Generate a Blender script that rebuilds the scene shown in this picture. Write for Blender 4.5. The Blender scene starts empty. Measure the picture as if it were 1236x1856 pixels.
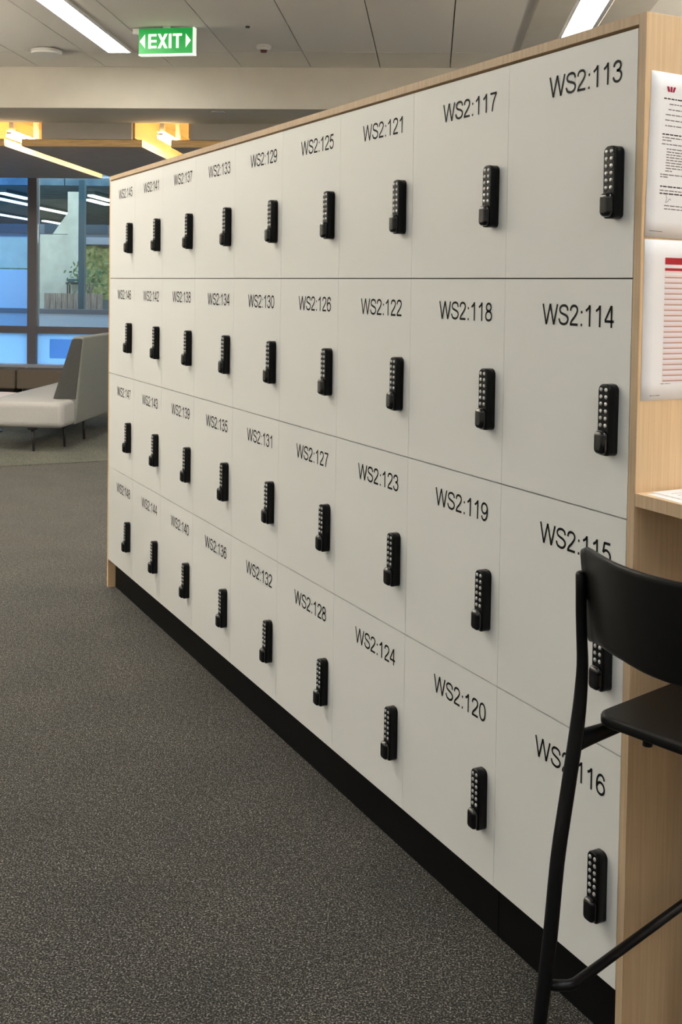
import bpy, bmesh, math, random
from mathutils import Vector, Matrix
random.seed(4)
S = bpy.context.scene
COL = S.collection
PI = math.pi

# ------------------------------------------------------------------ camera
F_PX, PPX, PPY = 2031.27, 655.4, 596.8          # focal length and principal point in pixels of 1236 x 1856
CAM = Vector((-1.40324, -1.61171, 1.46269))
yaw, pitch, roll = 0.48005, -0.03725, 0.01552
Fw = Vector((math.sin(yaw)*math.cos(pitch), math.cos(yaw)*math.cos(pitch), math.sin(pitch)))
R0 = Vector((math.cos(yaw), -math.sin(yaw), 0)); U0 = R0.cross(Fw)
Rt = R0*math.cos(roll) + U0*math.sin(roll); Up = -R0*math.sin(roll) + U0*math.cos(roll)
cd = bpy.data.cameras.new('camera'); cam = bpy.data.objects.new('camera', cd); COL.objects.link(cam)
M4 = Matrix((Rt, Up, -Fw)).transposed().to_4x4(); M4.translation = CAM
cam.matrix_world = M4
cd.sensor_fit = 'VERTICAL'; cd.sensor_height = 36.0; cd.lens = F_PX*36.0/1856.0
cd.shift_x = (618.0-PPX)/1856.0; cd.shift_y = (PPY-928.0)/1856.0
cd.clip_start = 0.05; cd.clip_end = 200
S.camera = cam

# ------------------------------------------------------------------ sky, exposure, lamp strengths
w = bpy.data.worlds.new('world'); S.world = w; w.use_nodes = True
nt = w.node_tree; nt.nodes.clear()
wo = nt.nodes.new('ShaderNodeOutputWorld'); bg = nt.nodes.new('ShaderNodeBackground')
sky = nt.nodes.new('ShaderNodeTexSky'); sky.sky_type = 'HOSEK_WILKIE'
sky.sun_direction = (0.3, 0.4, 0.85); sky.turbidity = 3.0; sky.ground_albedo = 0.3
hs = nt.nodes.new('ShaderNodeMixRGB'); hs.blend_type = 'MULTIPLY'; hs.inputs[0].default_value = 1.0
hs.inputs[2].default_value = (1.30, 1.0, 0.80, 1)
nt.links.new(sky.outputs[0], hs.inputs[1]); nt.links.new(hs.outputs[0], bg.inputs[0]); nt.links.new(bg.outputs[0], wo.inputs[0])
bg.inputs[1].default_value = 14.0
S.view_settings.view_transform = 'Standard'; S.view_settings.look = 'None'
S.view_settings.exposure = 1.28; S.view_settings.gamma = 1.0
S.view_settings.use_curve_mapping = False
LINEAR_LIGHT = 16.0          # emission of the ceiling diffusers
FILL_UP, FILL_DOWN = 62.0, 2.0   # unseen suspended lights added to brighten the ceiling and lockers
LED_LIGHT = 60.0
WARM_LIGHT = 7.0           # emission of the short lamps in the timber ceiling

# ------------------------------------------------------------------ materials
def mat(name, col, rough=0.5, metal=0.0, coat=0.0, spec=0.5, emit=None, es=0.0):
    m = bpy.data.materials.new(name); m.use_nodes = True
    b = m.node_tree.nodes['Principled BSDF']
    b.inputs['Base Color'].default_value = (*col, 1); b.inputs['Roughness'].default_value = rough
    b.inputs['Metallic'].default_value = metal; b.inputs['Coat Weight'].default_value = coat
    b.inputs['Coat Roughness'].default_value = 0.06
    b.inputs['Specular IOR Level'].default_value = spec
    if emit: b.inputs['Emission Color'].default_value = (*emit, 1); b.inputs['Emission Strength'].default_value = es
    return m
def noise(m, scale, c1, c2, detail=3, stretch=(1, 1, 1), bump=0.0, bd=0.002, rough=0.6, lo=0.35, hi=0.65, dist=0.0):
    n = m.node_tree; b = n.nodes['Principled BSDF']
    tc = n.nodes.new('ShaderNodeTexCoord'); mp = n.nodes.new('ShaderNodeMapping'); mp.inputs['Scale'].default_value = stretch
    t = n.nodes.new('ShaderNodeTexNoise'); t.inputs['Scale'].default_value = scale; t.inputs['Detail'].default_value = detail
    t.inputs['Roughness'].default_value = rough; t.inputs['Distortion'].default_value = dist
    r = n.nodes.new('ShaderNodeValToRGB')
    r.color_ramp.elements[0].position = lo; r.color_ramp.elements[0].color = (*c1, 1)
    r.color_ramp.elements[1].position = hi; r.color_ramp.elements[1].color = (*c2, 1)
    n.links.new(tc.outputs['Object'], mp.inputs[0]); n.links.new(mp.outputs[0], t.inputs['Vector'])
    n.links.new(t.outputs[0], r.inputs[0]); n.links.new(r.outputs[0], b.inputs['Base Color'])
    if bump:
        bp = n.nodes.new('ShaderNodeBump'); bp.inputs['Strength'].default_value = bump; bp.inputs['Distance'].default_value = bd
        n.links.new(t.outputs[0], bp.inputs['Height']); n.links.new(bp.outputs[0], b.inputs['Normal'])
    return m
def glass_mat(name, tint, refl=1.0):
    m = bpy.data.materials.new(name); m.use_nodes = True; n = m.node_tree; n.nodes.clear()
    o = n.nodes.new('ShaderNodeOutputMaterial'); mx = n.nodes.new('ShaderNodeMixShader')
    tr = n.nodes.new('ShaderNodeBsdfTransparent'); tr.inputs[0].default_value = (*tint, 1)
    gl = n.nodes.new('ShaderNodeBsdfGlossy'); gl.inputs['Roughness'].default_value = 0.01
    fr = n.nodes.new('ShaderNodeFresnel'); fr.inputs[0].default_value = 1.5
    n.links.new(fr.outputs[0], mx.inputs[0]); n.links.new(tr.outputs[0], mx.inputs[1]); n.links.new(gl.outputs[0], mx.inputs[2])
    n.links.new(mx.outputs[0], o.inputs[0]); return m
def frosted_mat(name, col):
    m = bpy.data.materials.new(name); m.use_nodes = True; n = m.node_tree; n.nodes.clear()
    o = n.nodes.new('ShaderNodeOutputMaterial'); mx = n.nodes.new('ShaderNodeMixShader'); mx.inputs[0].default_value = 0.3
    tr = n.nodes.new('ShaderNodeBsdfTranslucent'); tr.inputs[0].default_value = (*col, 1)
    gl = n.nodes.new('ShaderNodeBsdfDiffuse'); gl.inputs[0].default_value = (*col, 1)
    n.links.new(tr.outputs[0], mx.inputs[1]); n.links.new(gl.outputs[0], mx.inputs[2])
    n.links.new(mx.outputs[0], o.inputs[0]); return m
def carpet_mat(name, dark, light, mid):
    m = mat(name, mid, 0.95, spec=0.15); n = m.node_tree; b = n.nodes['Principled BSDF']
    b.inputs['Sheen Weight'].default_value = 0.10; b.inputs['Sheen Roughness'].default_value = 0.5; b.inputs['Sheen Tint'].default_value = (1, 0.93, 0.8, 1)
    tc = n.nodes.new('ShaderNodeTexCoord')
    t = n.nodes.new('ShaderNodeTexNoise'); t.inputs['Scale'].default_value = 230; t.inputs['Detail'].default_value = 3; t.inputs['Roughness'].default_value = 0.75
    r = n.nodes.new('ShaderNodeValToRGB'); e = r.color_ramp.elements
    e[0].position = 0.42; e[0].color = (*dark, 1); e[1].position = 0.70; e[1].color = (*light, 1)
    k = e.new(0.52); k.color = (*mid, 1)
    big = n.nodes.new('ShaderNodeTexNoise'); big.inputs['Scale'].default_value = 3.2; big.inputs['Detail'].default_value = 4
    rb = n.nodes.new('ShaderNodeValToRGB'); rb.color_ramp.elements[0].position = 0.3; rb.color_ramp.elements[0].color = (.84, .85, .86, 1)
    rb.color_ramp.elements[1].position = 0.7; rb.color_ramp.elements[1].color = (1.12, 1.1, 1.07, 1)
    mu = n.nodes.new('ShaderNodeMixRGB'); mu.blend_type = 'MULTIPLY'; mu.inputs[0].default_value = 1
    bp = n.nodes.new('ShaderNodeBump'); bp.inputs['Strength'].default_value = 0.9; bp.inputs['Distance'].default_value = 0.004
    L = n.links.new
    L(tc.outputs['Object'], t.inputs['Vector']); L(tc.outputs['Object'], big.inputs['Vector'])
    L(t.outputs[0], r.inputs[0]); L(big.outputs[0], rb.inputs[0]); L(r.outputs[0], mu.inputs[1]); L(rb.outputs[0], mu.inputs[2])
    md = n.nodes.new('ShaderNodeTexNoise'); md.inputs['Scale'].default_value = 62; md.inputs['Detail'].default_value = 3; md.inputs['Roughness'].default_value = 0.8
    rm = n.nodes.new('ShaderNodeValToRGB'); rm.color_ramp.elements[0].position = 0.36; rm.color_ramp.elements[0].color = (.50, .50, .50, 1)
    rm.color_ramp.elements[1].position = 0.68; rm.color_ramp.elements[1].color = (1.65, 1.62, 1.58, 1)
    m2 = n.nodes.new('ShaderNodeMixRGB'); m2.blend_type = 'MULTIPLY'; m2.inputs[0].default_value = 1
    L(tc.outputs['Object'], md.inputs['Vector']); L(md.outputs[0], rm.inputs[0]); L(mu.outputs[0], m2.inputs[1]); L(rm.outputs[0], m2.inputs[2])
    L(m2.outputs[0], b.inputs['Base Color']); L(t.outputs[0], bp.inputs['Height']); L(bp.outputs[0], b.inputs['Normal'])
    return m

m_carpet = carpet_mat('charcoal carpet', (0.003, 0.003, 0.003), (0.46, 0.45, 0.43), (0.036, 0.0355, 0.034))
m_carpet2 = carpet_mat('grey green carpet', (0.03, 0.033, 0.028), (0.32, 0.33, 0.28), (0.09, 0.095, 0.08))
m_white = noise(mat('white laminate', (0.7, 0.7, 0.68), 0.42, spec=0.4), 900, (0.715, 0.718, 0.70), (0.745, 0.748, 0.73), bump=0.05, bd=0.0003)
m_birch = noise(mat('birch laminate', (0.75, 0.55, 0.34), 0.45, spec=0.35), 9, (0.66, 0.45, 0.255), (0.74, 0.53, 0.315), stretch=(22, 22, 0.5), detail=4)
m_birch_h = noise(mat('birch laminate horizontal', (0.75, 0.55, 0.34), 0.45, spec=0.35), 9, (0.66, 0.45, 0.255), (0.74, 0.53, 0.315), stretch=(22, 0.5, 22), detail=4)
m_edge = noise(mat('birch edge band', (0.5, 0.37, 0.24), 0.5, spec=0.3), 9, (0.46, 0.335, 0.21), (0.56, 0.42, 0.28), stretch=(14, 14, 0.5))
m_carcass = mat('dark cabinet interior', (0.05, 0.048, 0.045), 0.8)
m_plinth = mat('black plinth laminate', (0.003, 0.003, 0.003), 0.6, spec=0.12)
m_print = mat('black vinyl', (0.004, 0.004, 0.0045), 0.6, spec=0.15)
m_lock = mat('black lock casting', (0.002, 0.002, 0.0025), 0.3, spec=0.2)
m_gloss = mat('black glossy plastic', (0.002, 0.002, 0.003), 0.1, coat=0.5, spec=0.3)
m_button = mat('silver buttons', (0.55, 0.545, 0.54), 0.28, metal=0.55)
m_stool = mat('black powder coat', (0.003, 0.003, 0.0035), 0.36, spec=0.25)
m_ply = noise(mat('black stained plywood', (0.01, 0.01, 0.01), 0.42, spec=0.22), 30, (0.003, 0.003, 0.003), (0.006, 0.006, 0.0055), stretch=(1, 20, 1), bump=0.05, bd=0.0005)
m_ply_edge = mat('worn plywood edge', (0.03, 0.026, 0.022), 0.5)
m_tile = noise(mat('mineral ceiling tile', (0.62, 0.6, 0.56), 0.9, spec=0.1), 160, (0.72, 0.695, 0.655), (0.78, 0.75, 0.71), bump=0.15, bd=0.001)
m_grid = mat('ceiling void', (0.12, 0.11, 0.10), 0.9)
m_plaster = noise(mat('painted plasterboard', (0.7, 0.68, 0.62), 0.85, spec=0.2), 3, (0.55, 0.52, 0.46), (0.58, 0.55, 0.49))
m_fascia = mat('grey fascia board', (0.42, 0.39, 0.35), 0.8)
m_timber = noise(mat('golden timber', (0.62, 0.40, 0.17), 0.5, spec=0.3), 6, (0.52, 0.33, 0.13), (0.70, 0.47, 0.21), stretch=(1.0, 18, 18), detail=5)
m_timber_dark = noise(mat('brown timber soffit', (0.28, 0.22, 0.17), 0.7, spec=0.2), 5, (0.44, 0.355, 0.30), (0.60, 0.49, 0.42), stretch=(1.0, 14, 14), detail=5)
m_diff = mat('warm white diffuser', (0.9, 0.9, 0.9), 0.4, emit=(1.0, 0.95, 0.83), es=LINEAR_LIGHT)
m_diffc = mat('neutral diffuser', (0.9, 0.9, 0.9), 0.4, emit=(0.96, 0.99, 1.0), es=LINEAR_LIGHT*0.75)
m_warm = mat('short lamp diffuser', (0.9, 0.9, 0.9), 0.4, emit=(1.0, 0.86, 0.62), es=WARM_LIGHT)
m_fix = mat('white powder coated metal', (0.7, 0.69, 0.67), 0.45)
m_fixgrey = mat('grey lamp bracket', (0.45, 0.43, 0.42), 0.5)
m_green = mat('exit green', (0.0, 0.22, 0.035), 0.4, emit=(0.0, 0.30, 0.04), es=0.30)
m_exitw = mat('exit white', (0.8, 0.85, 0.8), 0.4, emit=(0.85, 1.0, 0.80), es=0.30)
m_paper = mat('white paper', (0.86, 0.84, 0.835), 0.8, spec=0.2)
m_pink = mat('pink print', (0.86, 0.70, 0.68), 0.8, spec=0.2)
m_lilac = mat('pale lilac print', (0.84, 0.79, 0.83), 0.8, spec=0.2)
m_tan = mat('tan rule', (0.52, 0.31, 0.24), 0.8, spec=0.2)
m_red = mat('dark red print', (0.42, 0.02, 0.03), 0.7, spec=0.2)
m_redlogo = mat('crimson logo ink', (0.36, 0.012, 0.05), 0.7, spec=0.2)
m_ink = mat('grey text ink', (0.20, 0.18, 0.18), 0.8, spec=0.2)
m_inkd = mat('dark text ink', (0.05, 0.045, 0.045), 0.8, spec=0.2)
m_fabric = noise(mat('light grey upholstery', (0.5, 0.49, 0.47), 0.9, spec=0.15), 220, (0.37, 0.365, 0.36), (0.45, 0.44, 0.43), bump=0.2, bd=0.001)
m_fabric2 = noise(mat('mid grey upholstery', (0.26, 0.26, 0.25), 0.9, spec=0.15), 220, (0.20, 0.205, 0.195), (0.26, 0.262, 0.25), bump=0.2, bd=0.001)
m_fabric3 = noise(mat('dark grey upholstery', (0.07, 0.07, 0.068), 0.9, spec=0.15), 220, (0.05, 0.052, 0.05), (0.07, 0.072, 0.068), bump=0.2, bd=0.001)
m_taupe = noise(mat('taupe upholstery', (0.16, 0.13, 0.10), 0.9, spec=0.15), 220, (0.15, 0.125, 0.10), (0.19, 0.16, 0.13), bump=0.2, bd=0.001)
m_dark = mat('dark metal', (0.02, 0.018, 0.018), 0.4)
m_mull = mat('bronze grey aluminium', (0.13, 0.125, 0.15), 0.45, metal=0.2)
m_sill = mat('pale sill', (0.42, 0.45, 0.52), 0.4)
m_glass = glass_mat('grey green glass', (0.80, 0.87, 0.84))
m_glass_blue = glass_mat('blue tinted glass', (0.50, 0.72, 0.90))
m_frost = frosted_mat('frosted blue glass', (0.52, 0.80, 1.0))
m_frost2 = frosted_mat('frosted mid blue panel', (0.42, 0.71, 0.95))
m_wall = mat('painted wall', (0.62, 0.60, 0.56), 0.85)
m_table = noise(mat('pale oak table', (0.72, 0.52, 0.30), 0.4), 8, (0.62, 0.44, 0.25), (0.76, 0.56, 0.34), stretch=(1, 14, 1))
m_conc = noise(mat('pale concrete', (0.42, 0.45, 0.38), 0.9), 3, (0.43, 0.41, 0.34), (0.56, 0.53, 0.44), detail=6)
m_pave = mat('terrace paving', (0.35, 0.36, 0.38), 0.9)
m_canopy = noise(mat('dark canopy soffit', (0.07, 0.11, 0.15), 0.6), 4, (0.035, 0.08, 0.12), (0.11, 0.17, 0.22), detail=5)
m_leaf = noise(mat('leaves', (0.10, 0.16, 0.05), 0.7), 8, (0.05, 0.10, 0.025), (0.22, 0.28, 0.10))
m_hedge = noise(mat('mottled hedge', (0.25, 0.32, 0.13), 0.8), 9, (0.16, 0.22, 0.08), (0.45, 0.50, 0.26), detail=6)  # mottled yellow green base colour
m_bark = noise(mat('bark', (0.22, 0.17, 0.14), 0.9), 12, (0.13, 0.10, 0.085), (0.34, 0.28, 0.24), stretch=(4, 4, 1))
m_slat = noise(mat('weathered slat timber', (0.30, 0.20, 0.15), 0.8), 6, (0.22, 0.15, 0.12), (0.42, 0.31, 0.24), stretch=(10, 10, 1))
m_teal = mat('teal steel', (0.03, 0.07, 0.09), 0.5)
m_reflbar = mat('outdoor tube light', (0.9, 0.9, 0.9), 0.4, emit=(1.0, 0.93, 0.85), es=3.0)  # glow put in for reflections on the window glass

# ------------------------------------------------------------------ helpers
def setp(o, label=None, cat=None, group=None, kind=None):
    if label: o['label'] = label
    if cat: o['category'] = cat
    if group: o['group'] = group
    if kind: o['kind'] = kind
    return o
def thing(name, label, cat, loc=(0, 0, 0), rotz=0.0, group=None):
    o = bpy.data.objects.new(name, None); COL.objects.link(o)
    o.empty_display_size = 0.1; o.location = loc; o.rotation_euler = (0, 0, rotz)
    return setp(o, label, cat, group)
class MB:
    def __init__(s): s.v = []; s.f = []; s.sm = []
    def add(s, vs, fs, smooth=False):
        k = len(s.v); s.v += [tuple(v) for v in vs]; s.f += [tuple(i+k for i in f) for f in fs]; s.sm += [smooth]*len(fs); return s
    def box(s, a, b):
        x0, y0, z0 = a; x1, y1, z1 = b
        return s.add([(x0,y0,z0),(x1,y0,z0),(x1,y1,z0),(x0,y1,z0),(x0,y0,z1),(x1,y0,z1),(x1,y1,z1),(x0,y1,z1)],
                     [(0,3,2,1),(4,5,6,7),(0,1,5,4),(1,2,6,5),(2,3,7,6),(3,0,4,7)])
    def rings(s, rings, cap=True, smooth=True):
        n = len(rings[0]); vs = [p for r in rings for p in r]; fs = []
        for i in range(len(rings)-1):
            for j in range(n):
                k = (j+1) % n; fs.append((i*n+j, i*n+k, (i+1)*n+k, (i+1)*n+j))
        s.add(vs, fs, smooth)
        if cap:
            k = len(s.v)-len(vs)
            s.f.append(tuple(k+j for j in range(n))[::-1]); s.sm.append(False)
            s.f.append(tuple(k+(len(rings)-1)*n+j for j in range(n))); s.sm.append(False)
        return s
    def tube(s, pts, rad, n=12, cap=True, sq=1.0):
        pts = [Vector(p) for p in pts]; rad = rad if isinstance(rad, (list, tuple)) else [rad]*len(pts)
        d0 = (pts[1]-pts[0]).normalized(); ref = Vector((0, 0, 1)) if abs(d0.z) < 0.9 else Vector((1, 0, 0))
        rs = []
        for i, p in enumerate(pts):
            d = ((pts[min(i+1, len(pts)-1)]-p).normalized() + (p-pts[max(i-1, 0)]).normalized()).normalized()
            x = d.cross(ref).normalized(); y = d.cross(x).normalized();
            rs.append([p + (x*sq*math.cos(2*PI*j/n) + y*math.sin(2*PI*j/n))*rad[i] for j in range(n)])
        return s.rings(rs, cap)
    def cyl(s, c, r, z0, z1, n=24, r1=None):
        r1 = r if r1 is None else r1
        return s.rings([[(c[0]+rr*math.cos(2*PI*j/n), c[1]+rr*math.sin(2*PI*j/n), z) for j in range(n)] for rr, z in ((r, z0), (r1, z1))])
    def mesh(s, name, m):
        me = bpy.data.meshes.new(name); me.from_pydata(s.v, [], s.f); me.update()
        for p, sm in zip(me.polygons, s.sm): p.use_smooth = sm
        bm = bmesh.new(); bm.from_mesh(me); bmesh.ops.recalc_face_normals(bm, faces=bm.faces); bm.to_mesh(me); bm.free()
        me.materials.append(m); return me
    def obj(s, name, m, parent=None, bevel=0, seg=2, loc=None):
        return link(name, s.mesh(name, m), parent, bevel, seg, loc)
def link(name, me, parent=None, bevel=0, seg=2, loc=None):
    o = bpy.data.objects.new(name, me); COL.objects.link(o)
    if parent: o.parent = parent
    if loc: o.location = loc
    if bevel:
        b = o.modifiers.new('bevel', 'BEVEL'); b.width = bevel; b.segments = seg; b.limit_method = 'ANGLE'; b.angle_limit = 0.6
    return o
def catmull(pts, k=5, closed=False):
    n = len(pts); out = []
    g = (lambda i: pts[i % n]) if closed else (lambda i: pts[max(0, min(n-1, i))])
    for i in range(n if closed else n-1):
        p0, p1, p2, p3 = g(i-1), g(i), g(i+1), g(i+2)
        for q in range(k):
            t = q/k
            out.append(tuple(0.5*((2*p1[c]) + (-p0[c]+p2[c])*t + (2*p0[c]-5*p1[c]+4*p2[c]-p3[c])*t*t + (-p0[c]+3*p1[c]-3*p2[c]+p3[c])*t**3) for c in range(len(p1))))
    if not closed: out.append(tuple(pts[-1]))
    return out
# room frame: x runs along the bulkhead to the right, y away from the camera, origin under the camera
ANG = 0.54225
def Wp(u, v, z=0.0):
    return Vector((CAM.x + u*math.cos(ANG) + v*math.sin(ANG), CAM.y - u*math.sin(ANG) + v*math.cos(ANG), z))
def rthing(name, label, cat, u, v, z, group=None): return thing(name, label, cat, Wp(u, v, z), -ANG, group)
def rstruct(name, mb, m, label=None, u=0, v=0, z=0, parent=None, bevel=0):
    o = mb.obj(name, m, parent, bevel)
    if not parent: o.location = Wp(u, v, z); o.rotation_euler = (0, 0, -ANG); o['kind'] = 'structure'
    if label: o['label'] = label
    return o

# ------------------------------------------------------------------ the room shell
rstruct('floor', MB().box((-7.6, -4.2, -0.08), (6.2, 14.1, 0.0)), m_carpet, 'charcoal speckled office carpet')
# ceiling: tiles are children of the backing slab
ceil = rstruct('ceiling', MB().box((-7.6, -4.2, 3.40), (6.2, 9.75, 3.50)), m_grid, 'suspended ceiling of long grey-white mineral tiles')
CZ = 3.358
tile_me = MB().box((0, 0, 0), (0.592, 1.792, 0.02)).mesh('ceiling_tile', m_tile)
tile_short = MB().box((0, 0, 0), (0.592, 0.622, 0.02)).mesh('ceiling_tile', m_tile)
for i in range(-13, 11):
    u0 = 0.12 + 0.6*i
    if u0 < -7.58 or u0 > 5.6: continue
    link('ceiling_tile', tile_short, ceil, loc=(u0+0.004, 9.104, CZ))
    for k in range(7):
        link('ceiling_tile', tile_me, ceil, loc=(u0+0.004, 7.304-1.8*k, CZ))
rstruct('wall_left', MB().box((-7.7, -4.2, 0), (-7.6, 14.1, 3.5)), m_wall)
rstruct('wall_right', MB().box((6.2, -4.2, 0), (6.3, 14.1, 3.5)), m_wall)
rstruct('wall_back', MB().box((-7.7, -4.3, 0), (6.3, -4.2, 3.5)), m_wall)
# bulkhead (dropped beam) between the tiled and the timber ceiling
bk = rstruct('trim_1', MB().box((-7.6, 9.734, 3.0), (6.2, 10.62, 3.5)), m_plaster, 'deep cream plaster bulkhead across the ceiling')
# fascia with square notches over the slots
fa = MB()
for a, b in ((-7.6, -4.39), (-3.775, -2.895), (-2.333, -1.4), (-0.85, 0.1), (0.65, 6.2)): fa.box((a, 10.63, 2.845), (b, 10.66, 3.02))
rstruct('trim_2', fa, m_fascia, 'grey fascia board notched around the timber slots')
rstruct('trim_3', MB().box((-7.6, 10.62, 3.16), (6.2, 14.1, 3.26)), m_timber, 'golden timber lining above the slots')
# timber rafts hung below
m_led = mat('warm strip diffuser', (0.9, 0.9, 0.9), 0.4, emit=(1.0, 0.84, 0.46), es=LED_LIGHT)
def raft(u0, u1, label):
    t = rthing('timber_ceiling_raft', label, 'ceiling panel', (u0+u1)/2, 12.2, 2.775, 'timber ceiling rafts')
    h = (u1-u0)/2; vs = [10.665, 11.75, 12.75, 13.88]
    for i in range(3):
        MB().box((-h, vs[i]-12.2+0.004, 0.0), (h, vs[i+1]-12.2-0.004, 0.012)).obj('soffit_board', m_timber_dark, t)
    MB().box((-h+0.0, vs[0]-12.2-0.002, 0.012), (h, vs[-1]-12.2, 0.072)).obj('edge_frame', m_timber, t)
    MB().box((-h+0.001, vs[0]-12.2-0.018, 0.002), (h-0.001, vs[0]-12.2-0.003, 0.068)).obj('front_trim', m_timber, t)
    MB().box((-h+.008, -1.4, 0.074), (-h+.020, 1.6, 0.086)).obj('strip_channel', m_fixgrey, t)
    MB().box((-h+.005, -1.39, 0.075), (-h+.0075, 1.59, 0.085)).obj('strip_light', m_led, t)
    return t
raft(-7.55, -4.15, 'brown timber ceiling raft at far left, above the left window pane')
raft(-3.98, -2.80, 'brown timber ceiling raft between the two glowing yellow slots')
raft(-2.52, -0.98, 'brown timber ceiling raft right of the second slot, mostly behind the lockers')
raft(-0.70, 1.6, 'brown timber ceiling raft hidden behind the middle lockers')
raft(1.88, 6.1, 'brown timber ceiling raft hidden behind the near lockers')
def slot_lamp(u, w0, w1, label):
    t = rthing('slot_lamp', label, 'lamp', u, 11.05, 2.86, 'short lamps in the timber slots')
    MB().box((-0.035, -0.40, 0.0), (0.035, 0.40, 0.03)).obj('diffuser', m_warm, t, 0.004)
    MB().box((-0.02, -0.41, 0.03), (0.02, 0.41, 0.045)).obj('lamp_body', m_fixgrey, t, 0.002)
    MB().box((-0.035, -0.38, 0.060), (0.035, 0.38, 0.066)).obj('upper_diffuser', m_warm2, t)
    for y in (-0.36, 0.3): MB().box((-0.02, y, 0.045), (0.02, y+.06, 0.30)).obj('bracket', m_fixgrey, t)
    # timber lining boards on both sides of the slot
    l = rthing('slot_lining', label.replace('short white lamp in', 'golden timber lining boards of'), 'ceiling lining', (w0+w1)/2, 12.2, 2.8625)
    h = (w1-w0)/2
    for x in (-h-.02, h): MB().box((x, -1.53, 0), (x+.02, 1.6, .296)).obj('lining_board', m_timber, l)
    MB().box((-h, 0.9, 0), (h, 0.92, .296)).obj('lining_board', m_timber, l)
m_warm2 = mat('warm upper diffuser', (0.9, 0.9, 0.9), 0.4, emit=(1.0, 0.66, 0.26), es=WARM_LIGHT)
slot_lamp(-4.10, -4.37, -3.79, 'short white lamp in the left glowing timber slot')
slot_lamp(-2.62, -2.875, -2.353, 'short white lamp in the second timber slot, above the lockers')

def lstrip(u, v0, v1, label, md=None):
    t = rthing('linear_ceiling_light', label, 'ceiling light', u, (v0+v1)/2, CZ-0.012, 'linear ceiling lights')
    L = (v1-v0)/2
    MB().box((-0.115, -L-0.015, 0), (-0.09, L+0.015, 0.011)).box((0.09, -L-0.015, 0), (0.115, L+0.015, 0.011))\
        .box((-0.09, -L-0.015, 0), (0.09, -L, 0.011)).box((-0.09, L, 0), (0.09, L+0.015, 0.011)).obj('light_frame', m_fix, t)
    MB().box((-0.09, -L, 0.003), (0.09, L, 0.011)).obj('diffuser', md or m_diff, t)
lstrip(-2.58, 5.5, 9.08, 'long white linear ceiling light on the left, ending by the bulkhead')
lstrip(-2.58, 1.9, 5.46, 'long white linear ceiling light on the left, abutting the one by the bulkhead')
lstrip(-2.58, -3.6, -0.6, 'added unseen linear ceiling light on the left, behind the camera', m_diffc)  # unseen, put back to light the birch end panel from behind
lstrip(-6.18, 5.5, 9.08, 'added unseen linear ceiling light along the left wall, by the bulkhead')  # unseen left-wall row, added as fill for the lockers
lstrip(-6.18, 0.1, 3.68, 'added unseen linear ceiling light along the left wall, abreast of the camera')
lstrip(-6.18, -3.6, -0.6, 'added unseen linear ceiling light along the left wall, behind the camera', m_diffc)
lstrip(4.62, -3.6, -0.6, 'added unseen linear ceiling light on the far right, behind the camera', m_diff)  # unseen, added so the birch end panel gets more light
lstrip(1.02, 5.5, 9.08, 'long white linear ceiling light on the right, showing above the locker wall')
lstrip(1.02, 0.1, 3.68, 'long white linear ceiling light above the birch bench', m_diffc)
lstrip(1.02, -3.6, -0.6, 'long white linear ceiling light on the right, behind the camera', m_diffc)
lstrip(4.62, 5.5, 9.08, 'long white linear ceiling light on the far right beyond the lockers')
lstrip(4.62, 0.1, 3.68, 'long white linear ceiling light on the far right beside the bench zone', m_diffc)
m_fill_up = mat('pendant upper diffuser', (0.9, 0.9, 0.9), 0.4, emit=(1.0, 0.89, 0.72), es=FILL_UP)
m_fill_dn = mat('pendant lower diffuser', (0.9, 0.9, 0.9), 0.4, emit=(1.0, 0.96, 0.92), es=FILL_DOWN)
def fill(u, v0, v1, z, label):  # unseen suspended lights, added to lift ceiling and locker brightness
    if v0 > 9: CZ_ = 2.775
    else: CZ_ = CZ
    t = rthing('fill_light', label, 'pendant light', u, (v0+v1)/2, z, 'added suspended fill lights')
    L = (v1-v0)/2
    MB().box((-0.06, -L, 0.012), (0.06, L, 0.06)).obj('lamp_body', m_fix, t, 0.003)
    MB().box((-0.05, -L+.01, 0.06), (0.05, L-.01, 0.068)).obj('upper_diffuser', m_fill_up, t)
    MB().box((-0.05, -L+.01, 0.004), (0.05, L-.01, 0.012)).obj('lower_diffuser', m_fill_dn, t)
    for y in (-L*.8, L*.8): MB().tube([(0, y, 0.068), (0, y, CZ_-z)], 0.0015, 6).obj('suspension_wire', m_fixgrey, t)
fill(-4.9, 3.2, 8.0, 2.5, 'added suspended fill light on the left, unseen beyond the frame')
fill(3.2, 2.6, 8.0, 2.5, 'added suspended fill light, unseen behind the locker wall')
# dropped plaster panel around the right light
rstruct('trim_4', MB().box((0.66, 5.3, CZ-0.02), (0.9, 9.1, CZ-0.001)).box((1.14, 5.3, CZ-0.02), (1.42, 9.1, CZ-0.001)), m_plaster, 'pale plaster band around the right ceiling light')

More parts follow.
